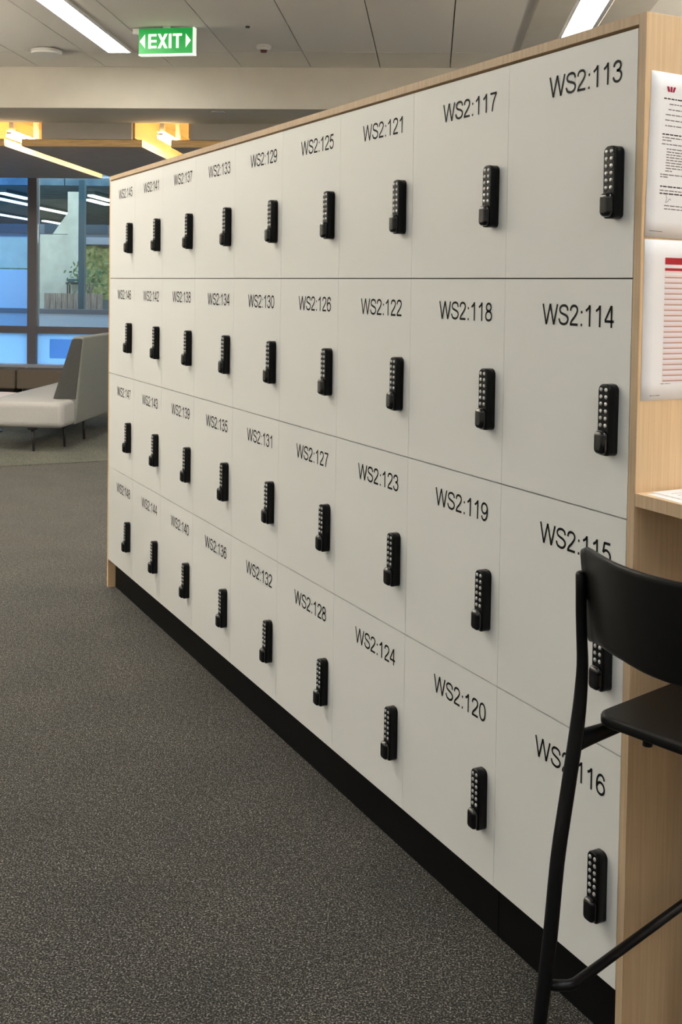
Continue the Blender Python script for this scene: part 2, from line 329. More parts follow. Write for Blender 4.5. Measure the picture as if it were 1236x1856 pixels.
# ------------------------------------------------------------------ small ceiling fittings
t = rthing('ceiling_disc', 'round white disc fitting on the ceiling left of the exit sign', 'ceiling fitting', -3.16, 9.0, CZ-0.045)
MB().cyl((0, 0), 0.115, 0.0, 0.022, 32, 0.125).cyl((0, 0), 0.125, 0.022, 0.032, 32).obj('cover', m_fix, t)
MB().cyl((0, 0), 0.095, 0.032, 0.045, 32).obj('base', m_fixgrey, t)
t = rthing('smoke_detector', 'small white smoke detector with a dark eye right of the exit sign', 'smoke detector', -1.36, 8.85, CZ-0.055)
MB().cyl((0, 0), 0.062, 0.035, 0.055, 24).cyl((0, 0), 0.045, 0.018, 0.035, 24, 0.06).obj('base', m_fix, t)
MB().cyl((0, 0), 0.022, 0.0, 0.018, 16, 0.030).obj('sensor', mat('dark red sensor', (0.12, 0.03, 0.03), 0.4), t)
o = MB().cyl((0, 0), 0.016, 0.0, 0.012, 12).obj('ceiling_sensor', m_dark)
o.location = Wp(-1.38, 8.2, CZ-0.012); setp(o, 'tiny black dot sensor on a ceiling tile above the smoke detector', 'sensor')
o = MB().box((-0.055, -0.035, 0), (0.055, 0.035, 0.01)).obj('ceiling_grille', m_fixgrey, None, 0.002)
o.location = Wp(-1.92, 9.9, 2.99); o.rotation_euler = (0, 0, -ANG); setp(o, 'small dark plate under the cream bulkhead', 'ceiling fitting')

# ------------------------------------------------------------------ lettering (stroked outlines)
G = {
 'W': (1.32, [[(0.05,1),(0.345,0.0)],[(0.345,0.0),(0.66,1)],[(0.66,1),(0.975,0.0)],[(0.975,0.0),(1.27,1)]], []),
 'S': (0.93, [], [[(.80,.70),(.75,.86),(.60,.935),(.46,.945),(.28,.91),(.165,.80),(.16,.70),(.24,.60),(.45,.53),(.66,.47),(.80,.37),(.815,.25),(.72,.12),(.55,.055),(.42,.055),(.22,.11),(.12,.24),(.105,.32)]]),
 '2': (.777, [[(.06,.055),(.69,.055)]], [[(.10,.70),(.12,.82),(.22,.92),(.38,.945),(.54,.91),(.635,.80),(.63,.68),(.55,.55),(.38,.38),(.20,.23),(.10,.055)]]),
 ':': (.39, [[(.14,.06),(.26,.06)],[(.14,.66),(.26,.66)]], []),
 '1': (.777, [[(.44,0),(.44,1)]], [[(.43,.97),(.34,.85),(.14,.73)]]),
 '3': (.777, [], [[(.09,.73),(.14,.85),(.25,.93),(.38,.945),(.54,.89),(.595,.75),(.54,.62),(.42,.55),(.30,.54)],[(.30,.54),(.46,.53),(.60,.44),(.645,.30),(.58,.14),(.45,.06),(.35,.05),(.20,.085),(.10,.19),(.075,.28)]]),
 '4': (.777, [[(.52,0),(.52,1)],[(.50,.98),(.05,.30)],[(.02,.285),(.70,.285)]], []),
 '5': (.777, [[(.19,.945),(.64,.945)],[(.22,.97),(.12,.50)]], [[(.12,.50),(.22,.59),(.36,.63),(.53,.57),(.64,.43),(.645,.30),(.57,.14),(.42,.055),(.30,.055),(.17,.11),(.08,.26)]]),
 '6': (.777, [], [[(.63,.74),(.58,.86),(.46,.94),(.36,.945),(.22,.88),(.12,.72),(.08,.50),(.09,.28),(.17,.12),(.36,.05),(.53,.10),(.63,.23),(.64,.36),(.56,.52),(.38,.595),(.20,.53),(.10,.38)]]),
 '7': (.777, [[(.06,.935),(.68,.935)]], [[(.655,.93),(.48,.68),(.34,.38),(.265,0)]]),
 '8': (.777, [], [[(.36,.545),(.20,.60),(.125,.74),(.19,.89),(.36,.95),(.53,.89),(.595,.74),(.52,.60),(.36,.545)],[(.36,.545),(.16,.47),(.075,.29),(.14,.12),(.36,.05),(.58,.12),(.645,.29),(.56,.47),(.36,.545)]]),
 '0': (.777, [], [[(.36,.95),(.18,.86),(.09,.65),(.085,.5),(.09,.35),(.18,.14),(.36,.05),(.54,.14),(.63,.35),(.635,.5),(.63,.65),(.54,.86),(.36,.95)]]),
}
G['9'] = (.777, [], [[(.72-x, 1-y) for x, y in G['6'][2][0]]])
def ribbon(pts, hw):
    n = len(pts); L = []; Rr = []
    for i in range(n):
        a = Vector(pts[max(i-1, 0)]); b = Vector(pts[min(i+1, n-1)]); d = (b-a).normalized(); p = Vector(pts[i])
        nn = Vector((-d.y, d.x)); L.append(p+nn*hw); Rr.append(p-nn*hw)
    return L, Rr
def text_mb(txt, cap, sx=1.0, hw=0.060, to3=lambda x, y: (0, -x, y)):
    mb = MB(); pen = 0.0
    for ch in txt:
        adv, lines, curves = G[ch]
        for pts, k in [(l, 1) for l in lines] + [(c, 3) for c in curves]:
            pp = catmull(pts, k) if k > 1 else pts
            w_ = 0.06 if ch == ':' else hw
            L, Rr = ribbon([(p[0], p[1]) for p in pp], w_)
            n = len(pp); vs = [to3((pen+q[0])*cap*sx, q[1]*cap) for q in L+Rr]
            mb.add(vs, [(i, i+1, n+i+1, n+i) for i in range(n-1)])
        pen += adv
    return mb, pen*cap*sx

# ------------------------------------------------------------------ exit sign
t = thing('exit_sign', 'green illuminated exit sign with arrows on both sides, hung from the ceiling', 'exit sign', Wp(-1.98, 8.2, 3.25), -ANG-0.12)
MB().box((-0.212, 0.0, -0.096), (0.212, 0.045, 0.096)).obj('sign_housing', m_fix, t, 0.003)
MB().box((-0.212, -0.006, -0.092), (0.203, 0.0, 0.092)).obj('sign_face', m_green, t)
MB().box((-0.214, -0.006, -0.103), (0.214, 0.046, -0.0925)).box((0.2035, -0.006, -0.103), (0.214, 0.046, 0.096)).obj('light_edge', m_exitw, t)
MB().box((-0.03, 0.005, 0.0965), (0.03, 0.04, 0.108)).obj('ceiling_mount', m_fix, t)
MB().box((-0.265, 0.003, 0.06), (-0.2125, 0.043, 0.096)).obj('side_bracket', m_fix, t)
lt = MB(); yf = -0.0075
def lq(*p): lt.add([(x, yf, z) for x, z in p], [tuple(range(len(p)))])
zt, zb_, sw = 0.052, -0.054, 0.020
lq((-.205, .0), (-.163, .052), (-.163, -.052))
lq((.190, .0), (.150, .050), (.150, -.052))
lq((-.138, zt), (-.118, zt), (-.118, zb_), (-.138, zb_)); 
for z in (zt, 0.008, zb_+sw): lq((-.118, z), (-.074, z), (-.074, z-sw+0.002), (-.118, z-sw+0.002))
lq((-.066, zt), (-.044, zt), (.012, zb_), (-.012, zb_)); lq((-.012, zt), (.012, zt), (-.044, zb_), (-.066, zb_))
lq((.020, zt), (.041, zt), (.041, zb_), (.020, zb_))
lq((.050, zt), (.122, zt), (.122, zt-.018), (.050, zt-.018)); lq((.076, zt-.018), (.097, zt-.018), (.097, zb_), (.076, zb_))
lt.obj('lettering', m_exitw, t)

# ------------------------------------------------------------------ locker bank
CW = 0.40967; ZB = 0.13731; RH = [0.45, 0.45, 0.45, 0.46352]; NC = 9
ZR = [ZB, ZB+.45, ZB+.9, ZB+1.35]                       # bottoms, rows from the floor
TOP = ZB+1.35+0.46352
door_me = {}
def door_mesh(h, gt):
    return MB().box((0.0, 0.0005, 0.0014), (0.018, CW-0.0005, h-gt)).mesh('door', m_white)
for k, h in ((0, .45), (3, .46352)): door_me[k] = door_mesh(h, 0.0014 if k == 0 else 0.004)
def carcass_mb(h):
    D = 0.5; e = 0.0005; T = 0.016
    return MB().box((0.021, e, e), (D, T, h-e)).box((0.021, CW-T, e), (D, CW-e, h-e)).box((0.021, T, e), (D, CW-T, T)).box((0.021, T, h-T), (D, CW-T, h-e)).box((D-0.01, T, T), (D, CW-T, h-T))
carc_me = {0: carcass_mb(.45).mesh('carcass', m_carcass), 3: carcass_mb(.46352).mesh('carcass', m_carcass)}
# lock body: rounded tall prism standing proud of the door (x negative = towards the aisle)
def rrect(w_, h_, r, n=6, rt=None):
    rt = rt or r; out = []
    for cx, cz, a0, rr in ((w_/2, h_/2, 0, rt), (-w_/2, h_/2, 90, rt), (-w_/2, -h_/2, 180, r), (w_/2, -h_/2, 270, r)):
        cx -= math.copysign(rr, cx); cz -= math.copysign(rr, cz)
        for i in range(n+1):
            a = math.radians(a0+90*i/n); out.append((cx+rr*math.cos(a), cz+rr*math.sin(a)))
    return out
def pillow(w_, h_, r, x0, x1, bev, cy=0, cz=0, rt=None):
    rs = []
    for f in (0, 0.0): pass
    steps = [(x0, 0)] + [(x1 + bev*(1-math.sin(a)), bev*(1-math.cos(a))) for a in [i*PI/2/4 for i in range(5)]]
    for x, ins in steps:
        o_ = rrect(w_-2*ins, h_-2*ins, max(r-ins, 0.0015), 5, max((rt or r)-ins, 0.0015))
        rs.append([(x, cy+p[0], cz+p[1]) for p in o_])
    return MB().rings(rs)
lock_me = pillow(0.034, 0.136, 0.009, -0.0002, -0.0225, 0.0032, rt=0.013).mesh('lock', m_lock)
kp = MB()
for r in range(6):
    for c in (-1, 1):
        cy, cz = c*0.0069, 0.0570-r*0.0135; n = 10
        kp.rings([[(x, cy+rr*math.cos(2*PI*j/n), cz+rr*math.sin(2*PI*j/n)) for j in range(n)] for x, rr in ((-0.0223, 0.0042), (-0.0236, 0.0040), (-0.0244, 0.0030), (-0.0247, 0.0012))])
keypad_me = kp.mesh('keypad', m_button)
knob_me = pillow(0.031, 0.046, 0.011, -0.0223, -0.0350, 0.009, cz=-0.0425).mesh('knob', m_gloss)
ROWN = ['bottom row', 'third row', 'second row', 'top row']
COLN = ['nearest', 'second', 'third', 'fourth', 'middle', 'sixth', 'seventh', 'eighth', 'farthest']
for c in range(NC):
    for r in range(4):
        num = 113 + 4*c + (3-r); k = 3 if r == 3 else 0; h = RH[r]
        t = thing('locker', 'white locker numbered WS2:%d with black push button lock, %s, %s column' % (num, ROWN[r], COLN[c]), 'locker',
                  (0, c*CW, ZR[r]), 0, 'white numbered lockers')
        link('carcass', carc_me[k], t)
        link('door', door_me[k], t)
        dz = 0.053
        mb, wd = text_mb('WS2:%d' % num, 0.042, 0.94)
        mb.obj('locker_number', m_print, t, loc=(-0.0006, 0.268+random.uniform(-.004, .006), h-dz-0.042+0.000+random.uniform(-.0015, .0015)))
        lz = (ZB+1.35+0.225-0.045 - ZR[r]) if r == 3 else 0.225-0.0425
        lk = link('lock', lock_me, t, loc=(0, 0.0475, lz))
        lk.rotation_euler = (random.uniform(-.012, .012), 0, 0)
        link('keypad', keypad_me, lk); link('knob', knob_me, lk)
BANK = NC*CW
# wooden housing round the lockers
t = thing('locker_housing', 'pale birch housing framing the whole wall of white lockers', 'locker housing', (0, 0, 0))
def board(a, b, name, m, bev=0.001): return MB().box(a, b).obj(name, m, t, bev)
PT = 0.0193
board((0.0, -0.0215, 0.0), (1.02, -0.0022, TOP+0.022), 'near_end_panel', m_birch)
MB().box((-0.0012, -0.0212, 0.0005), (-0.0001, -0.0025, TOP+0.0215)).obj('edge_band', m_edge, t)
board((0.0, BANK+0.001, 0.0), (1.02, BANK+0.0203, TOP+0.022), 'far_end_panel', m_birch)
board((0.0, -0.0018, TOP+0.0022), (1.02, BANK+0.0008, TOP+0.0215), 'top_panel', m_birch_h)
MB().box((-0.0012, -0.0015, TOP+0.0026), (-0.0001, BANK+0.0198, TOP+0.0212)).obj('edge_band', m_edge, t)
board((0.505, 0.0, 0.137), (0.52, BANK, TOP), 'back_panel', m_birch)
board((0.036, -0.0015, 0.0), (0.052, 0.4365, ZB-0.0015), 'plinth_board', m_plinth)
board((0.036, 0.4385, 0.0), (0.052, BANK, ZB-0.0015), 'plinth_board', m_plinth)

# ------------------------------------------------------------------ standing bench against the end panel
bt = thing('standing_bench', 'pale birch standing-height bench top against the locker end panel', 'bench', (0, -0.0225, 0))
MB().box((0.0, -1.26, 1.066), (1.0, 0.0, 1.091)).obj('bench_top', m_birch_h, bt, 0.001)
MB().box((-0.0012, -1.2595, 1.0665), (-0.0001, -0.0005, 1.0905)).obj('edge_band', m_edge, bt)
MB().box((0.05, -1.24, 0.0), (0.95, -1.215, 1.0655)).obj('support_panel', m_birch, bt, 0.001)
for y0 in (-0.1, -1.14):
    MB().box((0.35, y0-0.0, 1.03), (0.9, y0+0.03, 1.0655)).obj('rail', m_dark, bt)

# ------------------------------------------------------------------ notices
def sheet(name, w_, h_, label, loc, rot=0):
    t_ = thing(name, label, 'notice', loc); t_.rotation_euler = (0, rot, 0)
    # paper with a slight wave, local x right, z down from the top left corner
    nx, nz = 8, 10; vs = []; fs = []
    def wav(x, z): return -0.0006 - 0.0010*(0.5+0.5*math.sin(x*24+z*9))*(abs(z)/h_)**2
    for i in range(nx+1):
        for j in range(nz+1):
            x = w_*i/nx; z = -h_*j/nz; vs.append((x, wav(x, z), z))
    for i in range(nx):
        for j in range(nz):
            a = i*(nz+1)+j; fs.append((a, a+1, a+nz+2, a+nz+1))
    o_ = MB().add(vs, fs, True).obj('paper', m_paper, t_)
    sd = o_.modifiers.new('thick', 'SOLIDIFY'); sd.thickness = 0.0002
    return t_, wav
def lines_obj(t_, wav, name, rows, m, off=0.0004):
    mb = MB()
    for x0, x1, z, th in rows:
        n = max(1, int((x1-x0)/0.02)); 
        for i in range(n):
            a = x0+(x1-x0)*i/n; b = x0+(x1-x0)*(i+1)/n
            mb.add([(a, wav(a, -z)-off, -z-th/2), (b, wav(b, -z)-off, -z-th/2), (b, wav(b, -z)-off, -z+th/2), (a, wav(a, -z)-off, -z+th/2)], [(0, 1, 2, 3)])
    return mb.obj(name, m, t_)
PXM = 0.00133
def dxm(px, py): return (px-(1181-(py-127)*.0428))*PXM
def words(x0, x1, z, th, gap=0.0016):
    out = []; x = x0
    while x < x1:
        l = random.uniform(0.004, 0.013); out.append((x, min(x+l, x1), z, th)); x += l+gap
    return out
n1, wv = sheet('printed_notice', 0.21, 0.304, 'white printed notice with a small red logo, upper sheet on the birch panel', (0.0137, -0.0217, 1.868), 0.026)
rows = []; dark = []
for px, py, ex in ((1213,184,.185),(1211,194,.185),(1206,203.7,.19),(1205,213.7,.19),(1205,224,.19),(1200,246,.19),(1200,251,.055),(1199,258,.19),(1208,266.5,.185),(1208,272,.185),(1207,277,.185),(1207,282,.185),(1207,287,.18),(1206,292,.185),(1206,297,.18),(1206,302,.185),(1205,307,.06),(1196,314,.19),(1196,318.5,.05),(1195,343.5,.19),(1203,371,.12),(1203,377,.15)):
    rows += words(dxm(px, py), ex, (py-127)*.001, 0.0019)
for px, py, ex in ((1203,174.5,.13),(1200,240,.19),(1196,336,.19),(1195,349,.19)):
    dark += words(dxm(px, py), ex, (py-127)*.001, 0.0024)
rows += [(dxm(1176,421), dxm(1200,421), .2925, .001)]
lines_obj(n1, wv, 'text_lines', rows, m_ink); lines_obj(n1, wv, 'heading_lines', dark, m_inkd)
lg = MB()
def lquad(*p): lg.add([(x, -0.0014, -z) for x, z in p], [tuple(range(len(p)))])
x0 = dxm(1208, 152)
lquad((x0, .025), (x0+.0055, .025), (x0+.0085, .0345), (x0+.003, .0345))
lquad((x0+.0085, .025), (x0+.0135, .025), (x0+.0135, .0345), (x0+.0098, .0345))
lquad((x0+.0165, .025), (x0+.022, .025), (x0+.0185, .0345), (x0+.0145, .0345))
lg.obj('logo', m_redlogo, n1)
sg = MB(); px_, pz_ = dxm(1205, 357), 0.2335
pts = catmull([(px_+.001, -.224), (px_+.003, -.232), (px_+.0005, -.238), (px_+.006, -.236), (px_+.010, -.231), (px_+.013, -.2335)], 4)
L_, R_ = ribbon(pts, .0005); n_ = len(pts)
sg.add([(p.x, -.0021, p.y) for p in L_+R_], [(i, i+1, n_+i+1, n_+i) for i in range(n_-1)]); sg.obj('signature', m_ink, n1)

n2, wv2 = sheet('printed_table_sheet', 0.212, 0.298, 'white sheet with a red headed pink striped table, lower sheet on the birch panel', (0.0066, -0.0217, 1.5595), 0.0)
xr = 0.0505
lines_obj(n2, wv2, 'header_bar', [(xr, .20, .0390, .0125)], m_red)
lines_obj(n2, wv2, 'second_header', [(xr, .20, .0545, .005)], m_red)
pk = []; tn = []; li = []
for i in range(20):
    z = .0675 + .01014*i + .002; tn.append((xr-.0, .20, z, .0022)); pk.append((xr, .20, z-.0030, .0036)); li.append((xr, .20, z+.0032, .0038))
lines_obj(n2, wv2, 'pink_bands', pk+[(xr, .20, .0592, .004)], m_pink, .0004); lines_obj(n2, wv2, 'lilac_bands', li, m_lilac, .0005); lines_obj(n2, wv2, 'row_rules', tn, m_tan, .0006)
lines_obj(n2, wv2, 'footer_text', words(xr-.004, xr+.02, .2675, .0012)+words(.021, .045, .289, .0011), m_ink)
# sheets on the bench
def desk_sheet(x, y, z, rot, w_, h_, label):
    t_ = thing('loose_paper', label, 'paper', (x, y, z), rot, 'papers on the bench')
    MB().box((0, -h_, 0.0), (w_, 0, 0.0006)).obj('paper', m_paper, t_)
    mb = MB()
    for i in range(14): 
        for a, b, zz, th in words(.02, w_-.02, -.03-.016*i, .002): mb.add([(a, zz-th/2, .0008), (b, zz-th/2, .0008), (b, zz+th/2, .0008), (a, zz+th/2, .0008)], [(0, 1, 2, 3)])
    mb.obj('text_lines', m_ink, t_)
desk_sheet(0.010, -0.040, 1.0912, -0.03, 0.21, 0.297, 'white paper on the bench, lower sheet near the end panel')
desk_sheet(0.028, -0.034, 1.0926, 0.02, 0.21, 0.297, 'white paper on the bench, lying on top of another sheet')

# ------------------------------------------------------------------ bar stool (x forward, y to the sitter's left = towards the lockers)
SA = math.radians(13.93)
st = thing('bar_stool', 'black plywood and steel bar stool pulled up to the birch bench', 'bar stool', (-0.23691, -0.13124, 0), SA)
WID = 0.48
YM = -0.22
def leg_back(y, sgn):
    path = [(-.072, y+sgn*.006, 0.0), (-.058, y+sgn*.004, .12), (-.046, y+sgn*.002, .25), (-.027, y, .381), (-.012, y, .508), (.010, y, .614), (.031, y, .713), (.040, y, .77), (.044, y, .828), (.040, y, .88), (.037, y, .92), (.034, y, .985)]
    rad = [.0105, .0112, .012, .0125, .0125, .0125, .0125, .0115, .0102, .0096, .0094, .0092]
    p2 = catmull([p+(r,) for p, r in zip(path, rad)], 3)
    mb = MB().tube([p[:3] for p in p2] + [(.0339, y, .9885), (.0338, y, .9905)], [p[3] for p in p2] + [.0075, .004], 14)
    o_ = mb.obj('leg', m_stool, st)
    MB().cyl((0, 0), .0125, 0, .012, 14).obj('foot_cap', m_dark, o_, loc=(-.072, y+sgn*.006, -0.0005))
    return o_
def leg_front(y, sgn):
    path = catmull([(.405, y-sgn*.012, 0.0), (.400, y-sgn*.012, .25), (.392, y-sgn*.012, .5), (.375, y-sgn*.014, .66), (.345, y-sgn*.016, .712)], 4)
    o_ = MB().tube(path, .0115, 14).obj('leg', m_stool, st)
    MB().cyl((0, 0), .0125, 0, .012, 14).obj('foot_cap', m_dark, o_, loc=(.405, y-sgn*.012, -0.0005))
leg_back(0, 1); leg_back(-WID, -1); leg_front(0, 1); leg_front(-WID, -1)
# side seat rails from back leg to front leg, with welded shoulder
for y, sg_ in ((0, 1), (-WID, -1)):
    p = catmull([(.034, y, .700), (.07, y-sg_*.006, .703), (.13, y-sg_*.022, .711), (.20, y-sg_*.035, .716), (.30, y-sg_*.03, .716), (.35, y-sg_*.018, .712)], 4)
    n_ = len(p); MB().tube(p, [.0195-.009*min(1, i/10) for i in range(n_)], 14, sq=.6).obj('seat_rail', m_stool, st)
# foot rungs: side ones stand slightly out from the legs
for y, sg_ in ((0, -1), (-WID, 1)):
    p = [(-.032, y, .304), (-.020, y+sg_*.014, .304), (-.008, y+sg_*.026, .305), (.004, y+sg_*.030, .306), (.36, y+sg_*.030, .327), (.385, y+sg_*.022, .328), (.398, y+sg_*.012, .328)]
    MB().tube(p, .0088, 12).obj('side_rung', m_stool, st)
MB().tube([(.397, -.014, .33), (.397, -WID+.014, .33)], .009, 12).obj('front_rung', m_stool, st)
MB().tube([(.26, -.034, .712), (.26, -WID+.034, .712)], .009, 12).obj('cross_rail', m_stool, st)
# seat: rounded, slightly dished plywood
def seat_ring(inset, z):
    pts = []
    x0, x1, y0, y1 = .052+inset, .435-inset, -WID+.020+inset, -.020-inset
    for cx, cy, a0, r in ((x1, y1, 0, .06), (x0, y1, 90, .028), (x0, y0, 180, .028), (x1, y0, 270, .06)):
        cx -= r if cx == x1 else -r; cy -= r if cy == y1 else -r
        for i in range(7):
            a = math.radians(a0+15*i); pts.append((cx+r*math.cos(a), cy+r*math.sin(a), z))
    return pts
mb = MB().rings([seat_ring(.004, .731), seat_ring(.001, .733), seat_ring(0, .737), seat_ring(0, .745), seat_ring(.0015, .749), seat_ring(.005, .7505)])
mb.obj('seat', m_ply, st)
for x, y in ((.10, -.095), (.10, -WID+.095), (.36, -.085), (.36, -WID+.085)):
    MB().cyl((x, y), .0085, .705, .731, 14, .0075).obj('seat_glide', m_stool, st)
# backrest: curved plywood, ends coming forward, lower edge slightly bowed
NB = 28; TH = .011
rs = []
for i in range(NB+1):
    f = i/NB; y = .004 - (WID+.008)*f; d = 1-(2*f-1)**2           # 0 at ends, 1 in the middle
    xb = .048 - .125*(d**1.3)
    top = 1.032 + .014*d - (.006 if f in (0, 1) else 0)
    bot = .863 - .0 + .022*min(1, d*1.2)
    dx = (-.125*1.3*max(d, .001)**(.3))*(-4*(2*f-1))/(-(WID+.008)); nrm = Vector((1, -dx, 0)).normalized()
    prof = []
    for zf, off in ((0.0, .2), (.02, .42), (.06, .5), (.5, .5), (.94, .5), (.98, .42), (1, .2), (1, -.2), (.98, -.42), (.94, -.5), (.5, -.5), (.06, -.5), (.02, -.42), (0, -.2)):
        z = bot+(top-bot)*zf; lean = -.028*(zf-.4)
        prof.append((xb+lean+nrm.x*off*TH + .010, y+nrm.y*off*TH, z))
    rs.append(prof)
MB().rings(rs).obj('backrest', m_ply, st)
for y in (-.001, -WID+.001):
    MB().box((.033, y-.004, .925), (.046, y+.004, .965)).obj('backrest_fixing', m_stool, st, .002)

# ------------------------------------------------------------------ lounge area
rug_c = (-5.2, 12.9)
o = MB().cyl((0, 0), 4.62, 0.0005, 0.004, 96).obj('carpet_inlay', m_carpet2)
# kept inside the room: an ellipse cut by the window wall
bm = bmesh.new(); bm.from_mesh(o.data)
bmesh.ops.bisect_plane(bm, geom=bm.verts[:]+bm.edges[:]+bm.faces[:], plane_co=(0, 0.98, 0), plane_no=(0, 1, 0), clear_outer=True)
bmesh.ops.bisect_plane(bm, geom=bm.verts[:]+bm.edges[:]+bm.faces[:], plane_co=(-1.15, 0, 0), plane_no=(-1, 0, 0), clear_outer=True)
bm.to_mesh(o.data); bm.free()
o.location = Wp(-5.2, 12.9, 0); o.rotation_euler = (0, 0, -ANG)
setp(o, 'paler grey green curved carpet area under the lounge sofa', 'rug')
# sofa
sf = rthing('lounge_sofa', 'light grey lounge sofa with a tall slanted back on thin dark legs', 'sofa', -3.50, 10.5, 0)
def rbox(a, b, name, m, par, bev, seg=4): return MB().box(a, b).obj(name, m, par, bev, seg)
rbox((-0.36, -1.14, 0.215), (0.375, 1.2, 0.44), 'seat_cushion', m_fabric, sf, 0.05, 5)
def slab(y0, y1, name, bev):
    vs = []
    # section leaning outward to the right: bottom inner/outer, top inner/outer
    for y in (y0, y1): vs += [(0.19, y, 0.40), (0.31, y, 0.215), (0.385, y, 0.215), (0.455, y, 0.99), (0.355, y, 0.99)]
    return MB().add(vs, [(0, 1, 2, 3, 4), (9, 8, 7, 6, 5), (0, 5, 6, 1), (1, 6, 7, 2), (2, 7, 8, 3), (3, 8, 9, 4), (4, 9, 5, 0)]).obj(name, m_fabric2, sf, bev, 4)
slab(-0.84, 0.16, 'backrest', 0.018); slab(0.165, 1.2, 'backrest', 0.018)
e_ = MB().add([(0.187, -.852, .442), (0.385, -.852, .442), (0.444, -.852, .965), (.43, -.852, .975), (.375, -.852, .975), (.352, -.852, .965),
               (0.187, -.838, .442), (0.385, -.838, .442), (0.444, -.838, .965), (.43, -.838, .975), (.375, -.838, .975), (.352, -.838, .965)],
              [(0,1,2,3,4,5),(11,10,9,8,7,6)]+[(i,(i+1)%6,(i+1)%6+6,i+6) for i in range(6)])
e_.obj('end_panel', m_fabric3, sf, 0.003); sf.children[-1]['label'] = 'dark charcoal end of the sofa back'
for x, y in ((-0.30, -0.98), (0.08, -1.06), (0.25, -0.75), (0.27, -0.25), (-0.25, 1.0), (0.30, 1.0)):
    lg_ = MB().tube([(x+.01*(1 if x > 0 else -1), y, 0.0065), (x, y, 0.215)], [.011, .016], 12).obj('leg', m_dark, sf)
MB().cyl((0.08, -1.06), .045, .195, .2145, 16).obj('leg_plate', m_dark, sf)
# window seats
for a, b, lb in ((-7.4, -5.042, 'taupe window seat under the left glass pane'), (-5.028, -2.4, 'taupe window seat behind the grey sofa back')):
    t = rthing('window_seat', lb, 'window seat', (a+b)/2, 13.5, 0, 'window seats'); h = (b-a)/2
    rbox((-h, -0.2, 0.165), (h, 0.20, 0.40), 'seat_cushion', m_taupe, t, 0.02, 3)
    rbox((-h+.05, -0.1, 0.006), (h-.05, 0.18, 0.165), 'base', m_dark, t, 0.004, 1)
# round side table
t = rthing('round_table', 'round pale oak coffee table left of the sofa', 'table', -4.27, 10.6, 0.0)
MB().cyl((0, 0), .335, .34, .365, 48).obj('table_top', m_table, t, .006, 3)
MB().cyl((0, 0), .03, .02, .34, 20).obj('pedestal', m_dark, t)
MB().cyl((0, 0), .12, .0065, .02, 32).obj('foot_plate', m_dark, t)

# ------------------------------------------------------------------ window wall
WV = 14.0
posts = [-7.56, -5.07, -3.2, -1.3, 0.6, 2.5, 4.4, 6.16]
rstruct('trim_5', MB().box((-7.6, WV-.22, 0.345), (6.2, WV+.12, 0.425)), m_sill, 'pale window sill ledge')
rstruct('wall_front', MB().box((-7.6, WV-.1, 0), (6.2, WV+.1, 0.345)).box((-7.6, WV-.1, 3.05), (6.2, WV+.1, 3.5)), m_wall)
for i in range(len(posts)-1):
    a, b = posts[i], posts[i+1]
    wobj = rstruct('window_%d' % (i+1), MB().box((a-.058, WV-.06, .425), (a+.058, WV+.06, 3.05)), m_mull, 'dark aluminium window mullion and glass')
    MB().box((a+.058, WV-.04, .815), (b-.058, WV+.04, .905)).obj('transom', m_mull, wobj)
    MB().box((a+.058, WV-.05, .995+.0), (b-.058, WV-.05, .995)) if False else None
    MB().box((a+.058, WV-.006, .905), (b-.058, WV+.006, 3.05)).obj('glass_pane', m_glass_blue if i == 0 else m_glass, wobj)
    MB().box((a+.058, WV-.006, .43), (b-.058, WV+.006, .815)).obj('lower_pane', m_frost, wobj)
    if i == 1:
        MB().box((a+.22, WV-.014, .50), (b-.3, WV-.007, .745)).obj('inset_panel', m_frost2, wobj)

# ------------------------------------------------------------------ outside
def othing(name, label, cat, u, v, z=0.0, group=None): return rthing(name, label, cat, u, v, z, group)
rstruct('ground', MB().box((-30, 14.15, -0.2), (14, 45, -0.02)), m_pave, 'pale terrace paving outside')
t = othing('canopy', 'dark blue grey canopy roof over the terrace outside', 'canopy', -5, 24, 3.05)
for i in range(13):
    MB().box((-13+2.0*i, -6, 0.0), (-13+2.0*i+1.985, 6.0, 0.12)).obj('soffit_panel', m_canopy, t)
for x in (-9, -3, 3, 9):
    MB().box((x-.08, 5.6, -3.07), (x+.08, 5.76, 0)).obj('post', m_teal, t)
i = 0
for u, v0, v1, nm in ((-7.40, 18.9, 20.1, 'upper streak above the left pane'), (-7.95, 19.9, 22.0, 'second streak above the left pane'), (-8.05, 22.3, 25.0, 'brightest streak beside the mullion'),
                  (-6.3, 20.2, 21.4, 'lower streak by the locker edge'), (-5.95, 19.2, 20.4, 'upper streak by the locker edge'), (-9.8, 24.4, 27.0, 'faint long streak at far left'), (-9.6, 27.2, 28.6, 'dim streak behind the bright one')):  # glowing bars outside stand in for room lights mirrored in the window
    t = othing('reflection_bar', 'white tube light standing in for a room light mirrored in the glass, %s' % nm, 'tube light', u, (v0+v1)/2, 2.97, 'mirrored room lights built outside')
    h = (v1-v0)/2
    MB().box((-.05, -h, .0), (.05, h, .03)).obj('diffuser', m_reflbar, t)
    MB().box((-.09, -h-.05, .03), (.09, h+.05, .079)).obj('housing', m_teal, t)  # dark backing of the added glowing bar
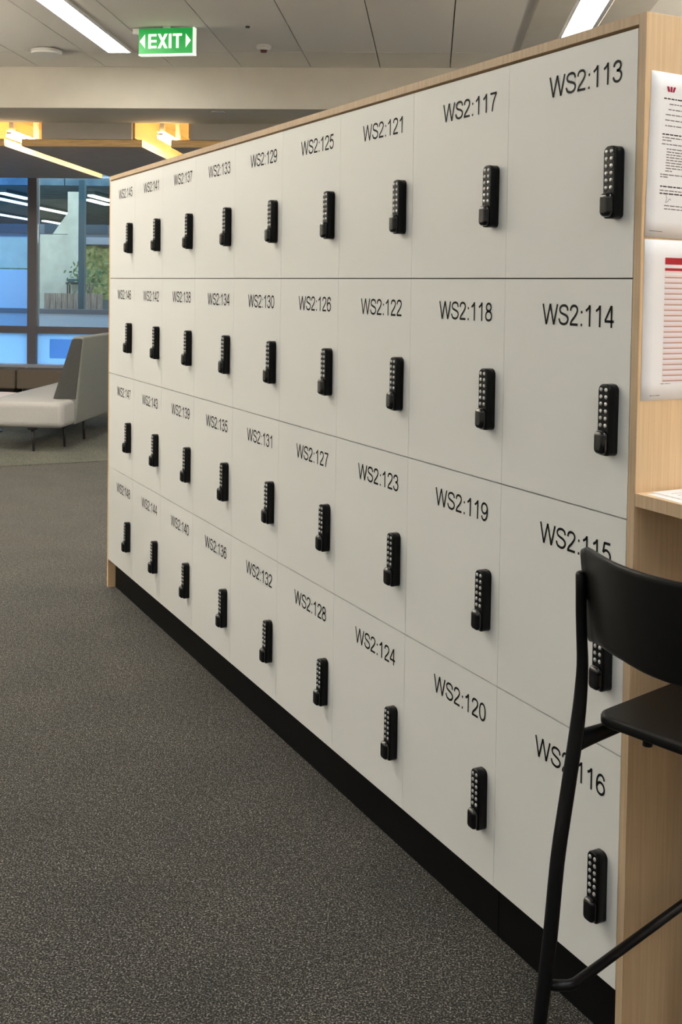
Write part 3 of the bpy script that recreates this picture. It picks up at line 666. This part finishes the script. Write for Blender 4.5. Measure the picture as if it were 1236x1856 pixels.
# concrete wall and pillar
t = othing('office_building', 'grey office building with strip windows far beyond the terrace', 'building', -8, 31, 0)
MB().box((-9, 0, -.02), (9, 4, 7.0)).obj('facade', mat('grey blue facade', (0.16, 0.18, 0.22), 0.8), t)
for k in range(3):
    f_ = MB().box((-9, -.06, 2.55+1.7*k), (9, -.005, 2.75+1.7*k)).obj('floor_band', m_sill, t)
    for q in range(9): MB().box((-8.9+2*q, -.04, 1.15+1.7*k), (-7.1+2*q, -.005, 2.45+1.7*k)).obj('window', mat('dark window', (0.05, 0.08, 0.11), 0.1) if k == q == 0 else bpy.data.materials['dark window'], t)
t = othing('concrete_wall', 'pale greenish concrete wall panel outside the right pane', 'wall', -6.1, 18, 0)
MB().box((-.31, 0, -.02), (.33, .2, 2.25)).obj('wall_panel', m_conc, t)
MB().box((.14, .02, 2.25), (.33, .22, 2.95)).obj('pillar', m_conc, t)
MB().add([(-.12, .05, 2.26), (.14, .05, 2.26), (.14, .05, 2.62), (-.12, .19, 2.26), (.14, .19, 2.26), (.14, .19, 2.62)], [(0,1,2),(5,4,3),(0,2,5,3),(1,4,5,2),(0,3,4,1)]).obj('brace', m_conc, t)
t = othing('screen_panel', 'pale green glazed screen outside the left pane', 'screen', -7.6, 18.6, 0)
MB().box((-1.2, 0, 1.70), (.78, .05, 2.22)).obj('screen_sheet', m_conc, t)
MB().box((-1.2, 0, .5), (.1, .05, 1.68)).obj('lower_sheet', m_teal, t); 
MB().box((.12, 0, .5), (.78, .05, 1.68)).obj('side_sheet', m_sill, t)
MB().box((.80, -.02, -.02), (.86, .06, 2.9)).obj('post', m_mull, t)
MB().box((-1.25, -.02, -.02), (-1.2, .06, 2.9)).obj('post', m_mull, t)
o = MB().box((-8, 0, -.02), (8, 1.2, 2.35)).obj('hedge', m_hedge); 
o.location = Wp(-6, 27, 0); o.rotation_euler = (0, 0, -ANG); setp(o, 'yellow green hedge far outside behind the terrace', 'hedge')
dm = o.modifiers.new('sub', 'SUBSURF'); dm.subdivision_type = 'SIMPLE'; dm.levels = 6; dm.render_levels = 6
tx = bpy.data.textures.new('clouds', 'CLOUDS'); tx.noise_scale = 0.35
dd = o.modifiers.new('disp', 'DISPLACE'); dd.texture = tx; dd.strength = 0.35
t = othing('low_wall', 'pale blue grey low terrace wall below the timber planter', 'wall', -6, 16.4, 0)
MB().box((-1.6, 0, -.02), (1.6, .25, 1.0)).obj('wall_face', m_sill, t); MB().box((-1.62, -.02, 1.0), (1.62, .27, 1.07)).obj('coping', m_mull, t)
t = othing('timber_planter', 'weathered timber slatted planter box outside', 'planter', -5.75, 17.3, 0)
MB().box((-.33, .02, -.02), (.6, .5, 1.2)).obj('liner', m_teal, t)
for k in range(10): MB().box((-.34+.094*k, 0, .95), (-.34+.094*k+.085, .02, 1.30)).obj('slat', m_slat, t)
MB().box((-.35, -.01, .87), (.62, .015, .945)).obj('base_rail', m_teal, t)
def tree(u, v, z0, seed, label, spread=1.0, h=1.1, nl=240, rr=.035):
    rnd = random.Random(seed); t_ = othing('tree', label, 'tree', u, v, z0)
    tr = MB(); tips = []
    for k in range(4):
        a = rnd.uniform(0, 2*PI); x = y = 0; pts = [(0.02*math.cos(a), 0.02*math.sin(a), 0)]; zz = 0
        for s_ in range(6):
            x += .06*spread*math.cos(a+rnd.uniform(-.6, .6)); y += .06*spread*math.sin(a+rnd.uniform(-.6, .6)); zz += h/6; pts.append((x, y, zz))
        tr.tube(catmull(pts, 3), [rr-rr*.045*i for i in range(19)], 8); tips += pts[3:]
    tr.obj('trunk', m_bark, t_)
    lf = MB()
    for k in range(nl):
        c = Vector(rnd.choice(tips)) + Vector((rnd.gauss(0, .12), rnd.gauss(0, .12), rnd.gauss(.05, .10)))
        d = Vector((rnd.gauss(0, 1), rnd.gauss(0, 1), rnd.gauss(0, 1))).normalized(); e = d.orthogonal().normalized(); L = rnd.uniform(.03, .06)
        lf.add([c-d*L, c+e*L*.4, c+d*L, c-e*L*.4], [(0, 1, 2, 3)])
    o_ = lf.obj('foliage', m_leaf, t_); o_['kind'] = 'stuff'
tree(-5.79, 19.6, -.02, 3, 'small leafy tree with twisted trunks by the locker edge', 1.2, 1.95, 70, .06)
tree(-5.45, 17.55, 1.27, 5, 'sparse shrub growing in the timber planter', .5, .32, 120, .012)
t = othing('plant_stand', 'dark square plant stand standing behind the timber planter outside', 'plant stand', -5.79, 17.89, 0)
MB().box((-.13, -.07, 1.44), (.13, .07, 1.475)).obj('stand_top', m_dark, t)
for x in (-.115, .095):
    for y in (-.065, .045): MB().box((x, y, -.02), (x+.02, y+.02, 1.44)).obj('leg', m_dark, t)
MB().box((-.10, -.06, 1.475), (.06, .06, 1.53)).obj('tray', m_teal, t)
t = othing('steel_post', 'dark teal steel post outside in front of the hedge', 'post', -5.36, 16.9, 0)
MB().box((-.045, -.045, -.02), (.045, .045, 3.04)).obj('post_shaft', m_teal, t); MB().box((-.09, -.09, -.02), (.09, .09, .0)).obj('base_plate', m_teal, t)
